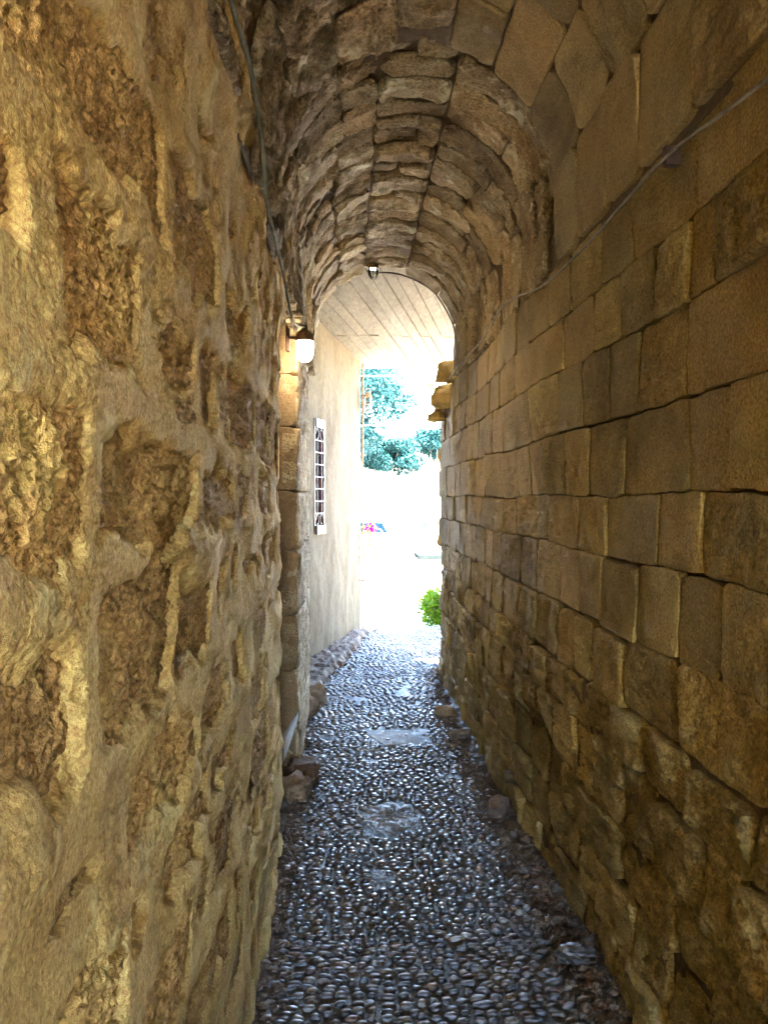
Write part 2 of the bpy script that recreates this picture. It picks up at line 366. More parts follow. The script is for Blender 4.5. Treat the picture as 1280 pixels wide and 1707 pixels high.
# the pale slab set into the pavement and the cement patch
mb = MB(); zc = float(bed_h(np.array(.33), np.array(4.55))) + .006
mb.prism([(.118, 4.71, zc - .05), (.255, 4.405, zc - .05), (.50, 4.42, zc - .05), (.537, 4.685, zc - .05)][::1], (0, 0, .050))
o = mb.build('cover_slab', M['slab'], None, bevel=.006); tag(o, 'smooth pale stone slab set flush into the pebble floor', 'slab')
mb = MB()
for hx, hy in ((.28, 4.50), (.40, 4.58)): mb.lathe([(.012, 0), (.011, .004), (.002, .005)], (hx, hy, zc + .0035), 8)
c2 = mb.build('lifting_stud', M['dark_metal'], None); c2.parent = o
t = np.linspace(0, 1, 14); A = np.linspace(0, 2 * PI, 48, endpoint=False)
TT, AA = np.meshgrid(t, A, indexing='ij')
rx = .175 * (1 + .22 * noise(np.cos(AA) * 1.4 + 3, np.sin(AA) * 1.4, 31)); X_ = .235 + TT * rx * np.cos(AA); Y_ = 3.42 + TT * rx * 1.05 * np.sin(AA)
Z_ = bed_h(X_, Y_) + .006 * (1 - TT ** 3) - .008 * TT ** 6 + .008 * fbm(X_ * 40, Y_ * 40, 33, 4, .65)
F = grid_faces(14, 48); i = np.arange(14 * 48).reshape(14, 48)
F = np.concatenate([F, np.stack([i[:-1, -1], i[1:, -1], i[1:, 0], i[:-1, 0]], -1)])
o = link('cement_patch', mesh_np('cement_patch', np.stack([X_, Y_, Z_], -1).reshape(-1, 3), F), M['cement'], pavement)
o['label'] = 'rough pale cement patch among the pebbles'

# ------------------------------------------------------------------ wall building
FPX = 738.0
def patch_mesh(name, P, u0, u1, v0, v1, step_u, step_v, hfun, gap=.004, r=.014, depth=.07, corner=.012):
    """one dressed stone: a relief face with rounded arrises and sides running back into the wall"""
    u0 += gap; u1 -= gap; v0 += gap; v1 -= gap
    def samples(a, b, st):
        L_ = b - a; rr = min(r, L_ * .3)
        n = max(2, int((L_ - 2 * rr) / st) + 1)
        return np.concatenate([[a, a + rr * .12, a + rr * .4], np.linspace(a + rr, b - rr, n), [b - rr * .4, b - rr * .12, b]])
    us = samples(u0, u1, step_u); vs_ = samples(v0, v1, step_v)
    U, Vv = np.meshgrid(us, vs_, indexing='ij')
    du = np.minimum(U - u0, u1 - U); dv = np.minimum(Vv - v0, v1 - Vv); d = np.minimum(du, dv)
    t = np.clip(1 - d / r, 0, 1); H = -r * .75 * (1 - np.sqrt(np.clip(1 - t * t, 0, 1)))
    H = H + hfun(U, Vv, d)
    k = corner * np.clip(1 - du / .05, 0, 1) ** 2 * np.clip(1 - dv / .05, 0, 1) ** 2
    Um = U + np.where(U < (u0 + u1) / 2, 1, -1) * k; Vm = Vv + np.where(Vv < (v0 + v1) / 2, 1, -1) * k
    nu, nv = U.shape
    X = P(Um, Vm, H).reshape(-1, 3)
    i = np.arange(nu * nv).reshape(nu, nv)
    ring = np.concatenate([i[:-1, 0], i[-1, :-1], i[:0:-1, -1], i[0, :0:-1]])
    Xb = P(Um.ravel()[ring], Vm.ravel()[ring], H.ravel()[ring] * 0 - depth)
    n0 = nu * nv; m = len(ring); b = np.arange(m) + n0
    S = np.stack([ring, b, np.roll(b, -1), np.roll(ring, -1)], -1)
    return mesh_np(name, np.concatenate([X, Xb]), np.concatenate([grid_faces(nu, nv), S]))
def XR(y): return .75 + .012 * y
def warp(y, z, s, a1=.014, a2=.004):
    return y + a1 * noise(y * 1.6, z * 2.2, s) + a2 * fbm(y * 14, z * 14, s + 1, 2), z + a1 * noise(y * 1.3 + 9, z * 1.7, s + 2) + a2 * fbm(y * 13 + 5, z * 13, s + 3, 2)

# right-hand wall: coursed squared stone, rougher and undercut towards the floor
RW = thing('ashlar_wall', (.9, 2.4, 0), 'tall wall of coursed brown squared stones on the right of the passage', 'wall')
def undercut(y, z):
    low = sstep(.60, .47, z + .10 * noise(y * 1.3, 0.5, 12))
    near = sstep(3.9, 2.9, y) * .05 + .01
    return low * near
def P_right(u, v, h):
    y, z = warp(u, v, 21)
    bulge = .022 * noise(y * .8, z * .9, 25) + .05 * sstep(.9, .45, z) * sstep(2.6, 4.2, y) * 0
    x = XR(y) + bulge + undercut(y, z) - h
    return np.stack([x, y, z], -1)
courses = [  # z0, z1, joints (world y)
    (-.04, .15, None, 2), (.15, .33, None, 2), (.33, .545, None, 2), (.545, .765, [.86, 1.10, 1.36, 1.53, 1.80, 2.0, 2.22, 2.41, 2.62], 2), (.765, .915, [.9, 1.2, 1.33, 1.60, 1.86, 2.05, 2.27, 2.5], 2),
    (.915, 1.115, [.92, 1.28, 1.647, 1.974, 2.233, 2.412, 2.60, 2.925, 3.2, 3.577], 1),
    (1.115, 1.322, [.95, 1.21, 1.465, 1.656, 1.911, 2.174, 2.386, 2.614, 2.943, 3.25, 3.663], 0),
    (1.322, 1.50, [.96, 1.25, 1.555, 1.785, 2.148, 2.425, 2.79, 2.963, 3.342, 3.60, 3.864], 0),
    (1.50, 1.722, [.99, 1.25, 1.422, 1.614, 2.005, 2.29, 2.54, 2.86, 3.06, 3.294, 3.634, 4.052], 0),
    (1.722, 1.945, [.94, 1.19, 1.629, 1.927, 2.138, 2.361, 2.629, 3.011, 3.306], 0),
    (1.945, 2.13, [.9, 1.15, 1.50, 1.626, 1.825, 2.06, 2.261, 2.576, 2.992], 0),
    (2.13, 2.335, [.93, 1.26, 1.605, 1.978, 2.2, 2.5], 0)]
def px_step(y, z, x=.76, q=1.7):
    d = max(.4, math.hypot(y, .5 * (z - 1.5)))
    sy = d * d / (x * FPX) * q; sz = d / FPX * q
    return min(max(sy, .0035), .03), min(max(sz, .0035), .02)
Y_END = 6.18
zr = random.Random(3)
for ci, (z0, z1, js, rough) in enumerate(courses):
    js = list(js) if js else [.85]
    while js[-1] < Y_END - .18: js.append(js[-1] + zr.uniform(.17, .36))
    js[-1] = Y_END + zr.uniform(-.06, .06)
    for a, b in zip(js[:-1], js[1:]):
        ym = (a + b) / 2; zm = (z0 + z1) / 2; sd_ = zr.randrange(10000)
        if a > 5.3 and z1 > 2.2 and b > 5.75: continue
        dzl = zr.uniform(-.012, .012) if rough else zr.uniform(-.004, .004)
        near_rough = (b < 1.52 and 1.72 < zm < 2.2) or (zm > 2.1 and a < 1.2)
        amp = zr.choice([.003, .004, .0055, .0075]) if rough == 0 else (.008 if rough == 1 else .014)
        if near_rough: amp = .011
        rr = zr.uniform(.002, .005) if rough == 0 else zr.uniform(.006, .011)
        if near_rough: rr = .028
        off = zr.gauss(0, .0022) if rough == 0 else zr.gauss(.002, .004 if rough == 1 else .006)
        if near_rough: off = .012
        tu = zr.gauss(0, .012) * (1 + 2 * (rough == 2)); tv = zr.gauss(0, .018) * (1 + 2 * (rough == 2))
        if ym > 3.6: rr *= .6; amp *= .9
        def hf(U, V, d, amp=amp, off=off, tu=tu, tv=tv, ym=ym, zm=zm, s=sd_):
            n = fbm(U * 9 + s, V * 9, s, 5, .55) * amp + ridged(U * 26, V * 26 + s, s + 3, 4, .6) * amp * .45
            return off + (U - ym) * tu + (V - zm) * tv + (n + amp * 1.2 * noise(U * 3.3, V * 3.3 + s, s + 8)) * (.45 + .55 * sstep(0, .012, d))
        su, sv = px_step(ym, zm)
        me = patch_mesh('stone', P_right, a, b, z0 + dzl, z1 + dzl, su, sv, hf, gap=zr.uniform(.0013, .0028) if rough == 0 else zr.uniform(.0015, .0045), r=rr, depth=.075, corner=zr.uniform(.001, .007) if rough == 0 else .009)
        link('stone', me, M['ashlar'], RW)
# boulders and rubble in the undercut foot of the wall
def rock_mesh(name, c, s, seed, amp=.35, V0=None, F0=None):
    V0 = IV3 if V0 is None else V0; F0 = IF3 if F0 is None else F0
    V = np.sign(V0) * np.abs(V0) ** .62
    V = lump(V, seed, amp, 1.5)
    n = fbm(V[:, 0] * 4 + seed, V[:, 1] * 4 + V[:, 2] * 3, seed, 4) * .10 + ridged(V[:, 1] * 2.6 + seed, V[:, 2] * 3.2 + V[:, 0] * 2, seed + 2, 4, .6) * .09
    V = V * (1 + n)[:, None] * np.array(s)
    a = (seed * .77) % 6.28; cs, sn = math.cos(a * .2), math.sin(a * .2)
    V = np.stack([V[:, 0] * cs - V[:, 1] * sn, V[:, 0] * sn + V[:, 1] * cs, V[:, 2]], -1)
    return mesh_np(name, V + np.array(c), F0)
# jagged end of the wall beyond the arch
for k, (c, s) in enumerate([((.865, 6.16, 2.27), (.07, .12, .05)), ((.80, 6.20, 2.17), (.05, .08, .04)), ((.93, 6.12, 2.37), (.08, .14, .07)), ((1.0, 5.95, 2.5), (.15, .2, .08)), ((.87, 5.75, 2.29), (.08, .15, .09)), ((.935, 6.18, 1.2), (.09, .1, .15)), ((.94, 6.18, .5), (.09, .12, .2)), ((.935, 6.17, 1.75), (.1, .11, .17))]):
    link('stone', rock_mesh('stone', c, s, 500 + k, .25), M['left_mortar'], RW)  # pale mortar material puts the sunlit look of these stones into their colour
DY0, DY1 = -2.8, -1.2                                   # unseen side opening added behind the viewpoint to light the left wall
ys = np.concatenate([np.linspace(DY1, .8, 8), np.linspace(.9, Y_END - .03, 260)]); zs = np.linspace(-.05, 2.36, 130)
YY, ZZ = np.meshgrid(ys, zs, indexing='ij'); PP = P_right(YY, ZZ, -.022 + .009 * sstep(1.0, .9, ZZ) + .012 * noise(YY * 3, ZZ * 4, 60) + .005 * fbm(YY * 8, ZZ * 8, 61, 3))
PP[:, 0, 2] = -.06
mor = link('mortar', mesh_np('mortar', PP.reshape(-1, 3), grid_faces(len(ys), len(zs))), M['joint'], RW)
mb = MB(); mb.box(.98, 1.25, DY1 + .002, 6.1, -.05, 2.42); mb.box(.76, .979, DY1 - .02, DY1 + .05, -.05, 2.36); mb.box(.762, 1.25, YB, DY0, -.05, 2.42); mb.box(.765, 1.25, DY0 + .001, DY1 - .021, 2.15, 2.42); mb.box(.765, 1.25, DY0 + .001, DY1 - .021, -.05, .95); mb.box(.86, .979, 6.02, 6.12, 0, 2.33); mb.build('core', M['joint'], RW)

# ------------------------------------------------------------------ vaults
XC, ZC = .285, 2.585
def P_vault(R, seed, xc=XC, a1=.012):
    def f(u, v, h):                                      # u = along y, v = arc length from z=2.335 on the right
        y, s = warp(u, v, seed, a1, .003)
        r = R - h; ls = ZC - 2.335
        a = (s - ls) / R
        ar = np.clip(a, 0, PI)
        x = xc + r * np.cos(ar); z = ZC + r * np.sin(ar)
        z = z - np.where(a < 0, -a * R, 0) - np.where(a > PI, (a - PI) * R, 0)
        bul = .012 * noise(y * 1.1, s * 1.3, seed + 7)
        return np.stack([x + (y - 2.6) * .0075, y, z + bul], -1)
    return f
def arc(deg, R): return (ZC - 2.335) + math.radians(deg) * R
RN, RF = .490, .512
VN = thing('barrel_vault', (.28, 1.6, 2.33), 'near stretch of the vaulted ceiling, large smooth squared stones on its right flank', 'vault')
VF = thing('barrel_vault', (.28, 3.9, 2.33), 'far stretch of the vaulted ceiling, rough weathered stone rings up to the arched opening', 'vault')
PN = P_vault(RN, 71, .277, .004); PF = P_vault(RF, 81)
vr = random.Random(11)
def vault_stone(P, root, mat, a, b, s0, s1, amp, rr, off, seed, strata, gap, dist, tu=0., tv=0.):
    um = (a + b) / 2; vm = (s0 + s1) / 2
    def hf(U, V, d):
        n = fbm(U * 8 + seed, V * 8, seed, 5, .56) * amp + ridged(U * 16, V * 16 + seed, seed + 3, 3) * amp * .4
        n = n + strata * (ridged(U * 24 + seed, V * 4.5, seed + 5, 3, .6) * .5 + noise(U * 9, V * 2.2 + seed, seed + 6))
        return off + n + (U - um) * tu + (V - vm) * tv
    q = 1.7; su = min(max(dist * dist / (1.2 * FPX) * q, .004), .018); sv = min(max(dist / FPX * q, .004), .014)
    link('stone', patch_mesh('stone', P, a, b, s0, s1, su, sv, hf, gap=gap, r=rr, depth=.05, corner=vr.uniform(.005, .02)), mat, root)
near_courses = [(0.0, arc(8, RN), [.55, .95, 1.27, 1.58, 1.88, 2.12, 2.39, 2.64]), (arc(8, RN), arc(37, RN), [.5, .88, 1.22, 1.55, 1.80, 2.06, 2.35, 2.63]),
                (arc(37, RN), arc(59, RN), [.6, 1.0, 1.36, 1.66, 1.95, 2.2, 2.63]), (arc(59, RN), arc(79, RN), [.7, 1.1, 1.45, 1.75, 2.05, 2.32, 2.60]),
                (arc(79, RN), arc(101, RN), [.7, 1.2, 1.6, 1.9, 2.25, 2.52]), (arc(101, RN), arc(127, RN), [.7, 1.1, 1.5, 1.8, 2.1, 2.33, 2.58]),
                (arc(127, RN), arc(154, RN), [.7, 1.05, 1.4, 1.7, 2.0, 2.25, 2.62]), (arc(154, RN), arc(180, RN) + .24, [.5, .9, 1.25, 1.6, 1.95, 2.3, 2.62])]
for ci, (s0, s1, js) in enumerate(near_courses):
    for a, b in zip(js[:-1], js[1:]):
        smooth = ci <= 3
        rough1 = smooth and vr.random() < .22
        amp = (.0025 if not rough1 else .009) if smooth else vr.uniform(.010, .018)
        vault_stone(PN, VN, M['vault_smooth'] if smooth else M['vault_rough'], a, b, s0, s1, amp, vr.uniform(.004, .008) if smooth else vr.uniform(.008, .022),
                    vr.gauss(0, .0025) if smooth else vr.gauss(0, .014), vr.randrange(9999), 0 if smooth else .009, vr.uniform(.0010, .0025) if smooth else vr.uniform(.001, .005), (a + b) / 2 + .6, vr.gauss(0, .015), vr.gauss(0, .03))
y = 2.63; rk = 0
while y < 5.15:
    wd = vr.uniform(.10, .21); y1 = min(y + wd, 5.22)
    if 5.22 - y1 < .1: y1 = 5.22
    last = y1 >= 5.2
    for side in (0, 1):
        angs = [-40 if side == 0 else 107, *( [vr.uniform(2, 22), vr.uniform(36, 52), 74] if side == 0 else [vr.uniform(124, 134), vr.uniform(150, 166), 180])]
        if side == 0 and vr.random() < .4: angs.pop(2)
        ss = [max(0, arc(g, RF)) for g in angs]
        if side: ss[-1] = arc(180, RF) + .24
        sh = vr.uniform(-.05, .05) if not last else 0.0
        for s0, s1 in zip(ss[:-1], ss[1:]):
            smooth_end = last and side == 0
            e = vr.uniform(-.05, .05) if last and not smooth_end else 0
            j = vr.uniform(-.03, .03) if y > 2.7 and not last else 0
            vault_stone(PF, VF, M['vault_rough'], y + .0, y1 + e, s0, s1, vr.uniform(.007, .013) if not smooth_end else .004, vr.uniform(.004, .011), vr.gauss(0, .011) if not smooth_end else .01,
                        vr.randrange(9999), .0065 if not smooth_end else .001, vr.uniform(.0008, .004), y, vr.gauss(0, .08), vr.gauss(0, .05))
    y = y1
y = 2.55
while y < 5.2:                                            # the keystones along the crown
    wd = vr.uniform(.08, .2); y1 = min(y + wd, 5.2)
    if 5.2 - y1 < .08: y1 = 5.2
    cut = vr.random() < .35; mid = arc(vr.uniform(84, 98), RF)
    segs = [(arc(74, RF), mid), (mid, arc(107, RF))] if cut else [(arc(74, RF), arc(107, RF))]
    for s0, s1 in segs:
        e = vr.uniform(-.04, .03) if y1 >= 5.2 else 0
        vault_stone(PF, VF, M['vault_rough'], y, y1 + e, s0, s1, vr.uniform(.008, .014), vr.uniform(.012, .025), vr.gauss(-.002, .012), vr.randrange(9999), .004, vr.uniform(.003, .007), y, vr.gauss(0, .1), vr.gauss(0, .05))
    y = y1
for P, root, y0, y1, R in ((PN, VN, YB, 2.60, RN), (PF, VF, 2.50, 5.15, RF)):
    us = np.linspace(y0, y1, 60); vv = np.linspace(-.03, arc(180, R) + .26, 70); U, V = np.meshgrid(us, vv, indexing='ij')
    link('mortar', mesh_np('mortar', P(U, V, -.018 + .010 * fbm(U * 8, V * 8, 91, 3)).reshape(-1, 3), grid_faces(60, 70)), M['joint'], root)
# solid masonry above, closing the passage from the sky, with the wall over the arch
mb = MB(); mb.box(-1.2, 1.35, YB, 5.13, 3.22, 3.9)
mb.box(.86, 1.35, YB, 5.13, 2.43, 3.219); mb.box(-1.2, -.36, YB, 5.13, 2.43, 3.219)
mb.build('masonry', M['joint'], VF)

# ------------------------------------------------------------------ left-hand wall: rubble under smeared mortar
LW = thing('rubble_wall', (-.35, 1.7, 0), 'rough ochre rubble wall smeared with crumbling mortar on the left of the passage', 'wall')
LZ = np.array([-.3, 0.02, .24, .45, .64, .86, 1.02, 1.19, 1.41, 1.60, 1.84, 2.06, 2.27, 2.56, 2.9])
lr = random.Random(77); LJ = []
for k in range(len(LZ) - 1):
    js = [lr.uniform(-.2, .1)]
    while js[-1] < 3.4: js.append(js[-1] + lr.choice([.20, .26, .32, .40, .47]) * lr.uniform(.85, 1.15))
    LJ.append(np.array(js))
def left_warp(y, z):
    yy = y + .040 * noise(y * 2.6, z * 2.6, 201) + .014 * fbm(y * 10, z * 10, 202, 2)
    zz = z + .030 * noise(y * 1.7 + 4, z * 2.2, 203) + .014 * fbm(y * 9 + 3, z * 9, 204, 2)
    return yy, zz
def left_cells(y, z):
    yy, zz = left_warp(y, z)
    k = np.clip(np.searchsorted(LZ, zz, side='right') - 1, 0, len(LZ) - 2)
    dz = np.minimum(zz - LZ[k], LZ[k + 1] - zz); bi = np.zeros(y.shape, np.int64); dy = np.zeros(y.shape)
    for c in np.unique(k):
        m_ = k == c; js = LJ[c]; i_ = np.clip(np.searchsorted(js, yy[m_], side='right') - 1, 0, len(js) - 2)
        bi[m_] = i_; dy[m_] = np.minimum(yy[m_] - js[i_], js[i_ + 1] - yy[m_])
    # soft minimum rounds the corners of the exposed faces
    a_ = np.maximum(dz, 0) * .85; b_ = np.maximum(dy, 0)
    db = (a_ ** -3. + b_ ** -3. + 1e-9) ** (-1 / 3.) if False else 1.0 / np.cbrt(1 / np.maximum(a_, 1e-4) ** 3 + 1 / np.maximum(b_, 1e-4) ** 3)
    return db, bi, k, dz
def cell_sd(y, z, ci, cj):
    yy, zz = left_warp(y, z); js = LJ[cj]
    return np.minimum(np.minimum(yy - js[ci], js[ci + 1] - yy), np.minimum(zz - LZ[cj], LZ[cj + 1] - zz))
def wall_base(y, z):
    return -.262 + .014 * noise(y * .9, z * .8, 221) + .020 * noise(y * 2.6, z * 2.2, 222) + .035 * sstep(2.05, 2.45, z)
def mortar_h(y, z, db, bi, bj, dz):
    cover = rand_site(bi, bj, 230)
    big = noise(y * 2.1, z * 1.9, 229)
    wdt = .019 + .020 * cover + .026 * big + .022 * fbm(y * 8, z * 6, 231, 4, .6)
    wdt = np.where(cover > .78, wdt + .035, wdt)
    lip = .003 + .004 * noise(y * 7, z * 5, 233)
    h = lip - (lip + .028) * sstep(-.004, .013 + .018 * rand_site(bi, bj, 234) + .010 * noise(y * 12, z * 9, 232), db - wdt)
    h = h + (.0065 + .004 * noise(y * 3, z * 3, 228)) * np.exp(-(dz / .030) ** 2)
    smear = .5 + .5 * noise(y * 5, z * 3, 237)
    h = h + .007 * fbm(y * 5, z * 3.4, 235, 2) + .0026 * fbm(y * 46, z * 40, 236, 4, .70) * np.clip(1.2 - 1.4 * smear, .14, 1.1)
    h = h + .0022 * ridged(y * 60, z * 46, 238, 3, .7) * np.clip(.95 - 1.5 * smear, 0, 1) + .0025 * ridged(y * 8, z * 3.2, 239, 2, .6)
    return h
def stone_h(y, z, bi, bj):
    n = rand_site(bi, bj, 241)
    s = fbm(y * 8 + n * 50, z * 8, 242, 6, .66) * .0058
    pits = np.minimum(worley(y * 62 + n * 20, z * 62, 243, 1.0)[0], .60) - .45
    s = s + .0075 * pits * (0.3 + .7 * sstep(-.3, .3, noise(y * 9, z * 9, 246))) + .0040 * ridged(y * 34 + n * 9, z * 30, 244, 4, .68)
    return 1.05 * s - .0080 + (n - .5) * .011 + .006 * noise(y * 4 + n * 30, z * 4, 245)
Y0L, Y1L = .28, 3.13
inv = np.linspace(1 / Y0L, 1 / Y1L, 330); ys = 1 / inv
ys = np.concatenate([ys[:-1][np.diff(ys) < .016], np.arange(ys[np.argmax(np.diff(ys) >= .016)] if (np.diff(ys) >= .016).any() else Y1L, Y1L + .001, .011)])
zs = np.concatenate([np.arange(0, .95, .0032), np.arange(.95, 2.05, .0019), np.arange(2.05, 2.50, .0032)])
YY, ZZ = np.meshgrid(ys, zs, indexing='ij')
DB, bi, bj, DZ = left_cells(YY, ZZ)
HM = mortar_h(YY, ZZ, DB, bi, bj, DZ); HS = stone_h(YY, ZZ, bi, bj); BASE = wall_base(YY, ZZ)
keep = (HM > HS - .022)
kf = keep[:-1, :-1] | keep[1:, :-1] | keep[1:, 1:] | keep[:-1, 1:]
F = grid_faces(len(ys), len(zs))[kf.ravel()]
V = np.stack([BASE + HM, YY, ZZ], -1).reshape(-1, 3)
used = np.zeros(len(V), bool); used[F.ravel()] = True; idx = np.cumsum(used) - 1
link('mortar', mesh_np('mortar', V[used], idx[F]), M['left_mortar'], LW)
cells = {}
st = np.unique(np.stack([bi.ravel(), bj.ravel()], -1), axis=0)
for (ci, cj) in st:
    m_ = (bi == ci) & (bj == cj)
    if not m_.any(): continue
    vism = m_ & (HS > HM - .008)
    if vism.sum() < 8: continue
    y0, y1 = YY[vism].min() - .02, YY[vism].max() + .02; z0, z1 = ZZ[vism].min() - .02, ZZ[vism].max() + .02
    y0 = max(y0, Y0L); y1 = min(y1, Y1L); z0 = max(z0, 0)
    ym = (y0 + y1) / 2; zm = (z0 + z1) / 2; d = max(.5, ym)
    inview = abs(zm - 1.5) < .74 * d + .15
    q = 1.5 if inview else 6
    sy = min(max(ym * ym / (.26 * FPX) * q, .003), .02); sz = min(max(d / FPX * q, .0022), .012)
    a = np.arange(y0, y1 + sy, sy); b = np.arange(z0, z1 + sz, sz)
    if len(a) < 3 or len(b) < 3: continue
    A_, B_ = np.meshgrid(a, b, indexing='ij'); gd, gi, gj, gz_ = left_cells(A_, B_)
    own = cell_sd(A_, B_, ci, cj) > -.006
    hm = mortar_h(A_, B_, gd, gi, gj, gz_); hs = stone_h(A_, B_, np.full_like(gi, ci), np.full_like(gj, cj))
    own &= hs > hm - .03
    kf = own[:-1, :-1] & own[1:, :-1] & own[1:, 1:] & own[:-1, 1:]
    if kf.sum() < 4: continue
    F = grid_faces(len(a), len(b))[kf.ravel()]; V = np.stack([wall_base(A_, B_) + hs, A_, B_], -1).reshape(-1, 3)
    used = np.zeros(len(V), bool); used[F.ravel()] = True; idx = np.cumsum(used) - 1
    link('stone', mesh_np('stone', V[used], idx[F]), M['left_stone'], LW)
mb = MB(); mb.box(-.9, -.345, YB, 3.10, -.05, 2.60); mb.box(-.9, -.62, 3.10, 3.92, -.05, 2.60)
mb.box(-.619, -.27, 3.10, 3.92, 2.40, 2.62); mb.build('core', M['joint'], LW)
mb = MB(); mb.box(-.344, -.262, YB, .30, -.05, 2.52); mb.build('plain_face', M['left_mortar'], LW)
# rough end of the rubble wall where the niche begins
def P_end(u, v, h): return np.stack([u, 3.10 + h, v], -1)
zz_ = 0.0; k = 0
while zz_ < 2.38:
    hh = zr.uniform(.16, .26); k += 1; s_ = zr.randrange(9999)
    link('stone', patch_mesh('stone', P_end, -.62, -.262 + zr.uniform(-.012, .012), zz_, min(zz_ + hh, 2.40), .02, .015, lambda U, V, d, s_=s_: fbm(U * 9, V * 9, s_, 4) * .012, gap=.003, r=.025, depth=.05), M['left_stone'], LW)
    zz_ += hh

# ------------------------------------------------------------------ pier under the arch
PR = thing('stone_pier', (-.4, 4.5, 0), 'brown dressed stone pier behind the lit wall lamp, carrying the arch', 'pier')
def P_pf(u, v, h):                                       # face along the passage
    y, z = warp(u, v, 131, .006, .003); return np.stack([-.232 + h + .006 * noise(y * 2, z * 2, 133), y, z], -1)
def P_pn(u, v, h): return np.stack([u, 3.905 - h, v + .003 * noise(u * 9, v * 9, 134)], -1)
zz_ = 0.0
while zz_ < 2.50:
    hh = zr.uniform(.24, .38); z1 = min(zz_ + hh, 2.52)
    if 2.52 - z1 < .12: z1 = 2.52
    yb = [3.905, *([zr.uniform(4.25, 4.8)] if zr.random() < .6 else []), 5.17]
    for a, b in zip(yb[:-1], yb[1:]):
        s_ = zr.randrange(9999)
        link('stone', patch_mesh('stone', P_pf, a, b, zz_, z1, .02, .010, lambda U, V, d, s_=s_: fbm(U * 8, V * 8, s_, 5, .6) * .010 + ridged(U * 20, V * 14, s_ + 2, 3) * .004, gap=.002, r=.016, depth=.08), M['vault_rough'], PR)
    s_ = zr.randrange(9999)
    link('stone', patch_mesh('stone', P_pn, -.62, -.240, zz_, z1, .012, .010, lambda U, V, d, s_=s_: fbm(U * 7, V * 7, s_, 4) * .003, gap=.0015, r=.005, depth=.08), M['pier'], PR)
    zz_ = z1
mb = MB(); mb.box(-.9, -.29, 3.96, 5.14, -.05, 2.6); mb.build('core', M['joint'], PR)

# unseen steps added behind the viewpoint to block low light from the back
ST = bpy.data.objects.new('light_block_steps', None); C.objects.link(ST); struct(ST); INV[ST.name] = Matrix.Identity(4)
for k in range(5):
    MB().box(-.26, .76, -3.1 - k * .27 - .268, -3.1 - k * .27, -.02 + .0, .17 * (k + 1)).build('block_step', M['ledge'], ST, bevel=.012)

# ------------------------------------------------------------------ plastered house with the grilled window, and the concrete ceiling
FD = np.array([.2744, .9616, 0]); FN = np.array([.9616, -.2744, 0]); FO = np.array([.215, 8.27, 0]); UZ = np.array([0, 0, 1.0])
HS_ = thing('plastered_house', (-.2, 7.2, 0), 'cream plastered house wall with a narrow barred window beyond the arch', 'house')
W0, W1, WZ0, WZ1 = -1.665, -1.395, 1.205, 2.155
def fac_mesh():
    a = np.unique(np.concatenate([np.linspace(-3.4, W0, 40), np.linspace(W0, W1, 10), np.linspace(W1, 0, 40)]))
    z = np.unique(np.concatenate([np.linspace(-.1, WZ0, 40), np.linspace(WZ0, WZ1, 26), np.linspace(WZ1, 6.5, 50)]))
    A_, Z_ = np.meshgrid(a, z, indexing='ij')
    H = .010 * fbm(A_ * 2.2, Z_ * 1.6, 141, 3) + .0025 * fbm(A_ * 14, Z_ * 9, 142, 3)
    H = H - .02 * sstep(-.03, 0, A_)
    V = (FO + A_[..., None] * FD + H[..., None] * FN + Z_[..., None] * UZ).reshape(-1, 3)
    ca = (a[:-1] + a[1:]) / 2; cz = (z[:-1] + z[1:]) / 2
    hole = ((ca > W0) & (ca < W1))[:, None] & ((cz > WZ0) & (cz < WZ1))[None]
    return V, grid_faces(len(a), len(z))[~hole.ravel()]
V, F = fac_mesh()
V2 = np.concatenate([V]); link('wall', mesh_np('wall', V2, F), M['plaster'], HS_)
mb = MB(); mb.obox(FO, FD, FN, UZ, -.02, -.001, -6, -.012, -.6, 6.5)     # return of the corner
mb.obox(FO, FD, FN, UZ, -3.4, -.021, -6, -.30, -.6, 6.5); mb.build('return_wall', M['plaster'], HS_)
win = part_root(MB().obox(FO, FD, FN, UZ, W0 - .022, W0 + .004, -.09, .004, WZ0 - .05, WZ1 + .05).obox(FO, FD, FN, UZ, W1 - .004, W1 + .022, -.09, .004, WZ0 - .05, WZ1 + .05)
    .obox(FO, FD, FN, UZ, W0 + .005, W1 - .005, -.09, .015, WZ1 - .03, WZ1 + .05).obox(FO, FD, FN, UZ, W0 + .005, W1 - .005, -.09, .022, WZ0 - .05, WZ0 + .03).build('window', M['white'], HS_, bevel=.004))
def sub(mb, name, mat, smooth=False):
    o = mb.build(name, mat, None, smooth); o.parent = win; o.matrix_parent_inverse = Matrix.Identity(4); return o
wa, wb = W0 + .006, W1 - .006; wm = (wa + wb) / 2
sub(MB().obox(FO, FD, FN, UZ, wa, wb, -.045, -.025, WZ0, WZ1), 'backing', M['dark_metal'])
rows = np.linspace(WZ0 + .03, WZ1 - .03, 9)
for i in range(8):
    for (a, b) in ((wa + .004, wm - .006), (wm + .006, wb - .004)):
        sub(MB().obox(FO, FD, FN, UZ, a, b, -.022, -.012, rows[i] + .006, rows[i + 1] - .006), 'pane', M['pane'])
def fp(a, n, z): return FO + a * FD + n * FN + z * UZ
for z in rows[1:-1]:
    sag = rnd.uniform(-.006, .006)
    sub(MB().tube([fp(wa, .0, z), fp(wm, .003, z + sag), fp(wb, .0, z)], .0045, 6), 'grille_bar', M['cream_iron'])
sub(MB().tube([fp(wm, -.004, WZ0 + .03), fp(wm, -.004, WZ1 - .03)], .005, 6), 'grille_bar', M['cream_iron'])
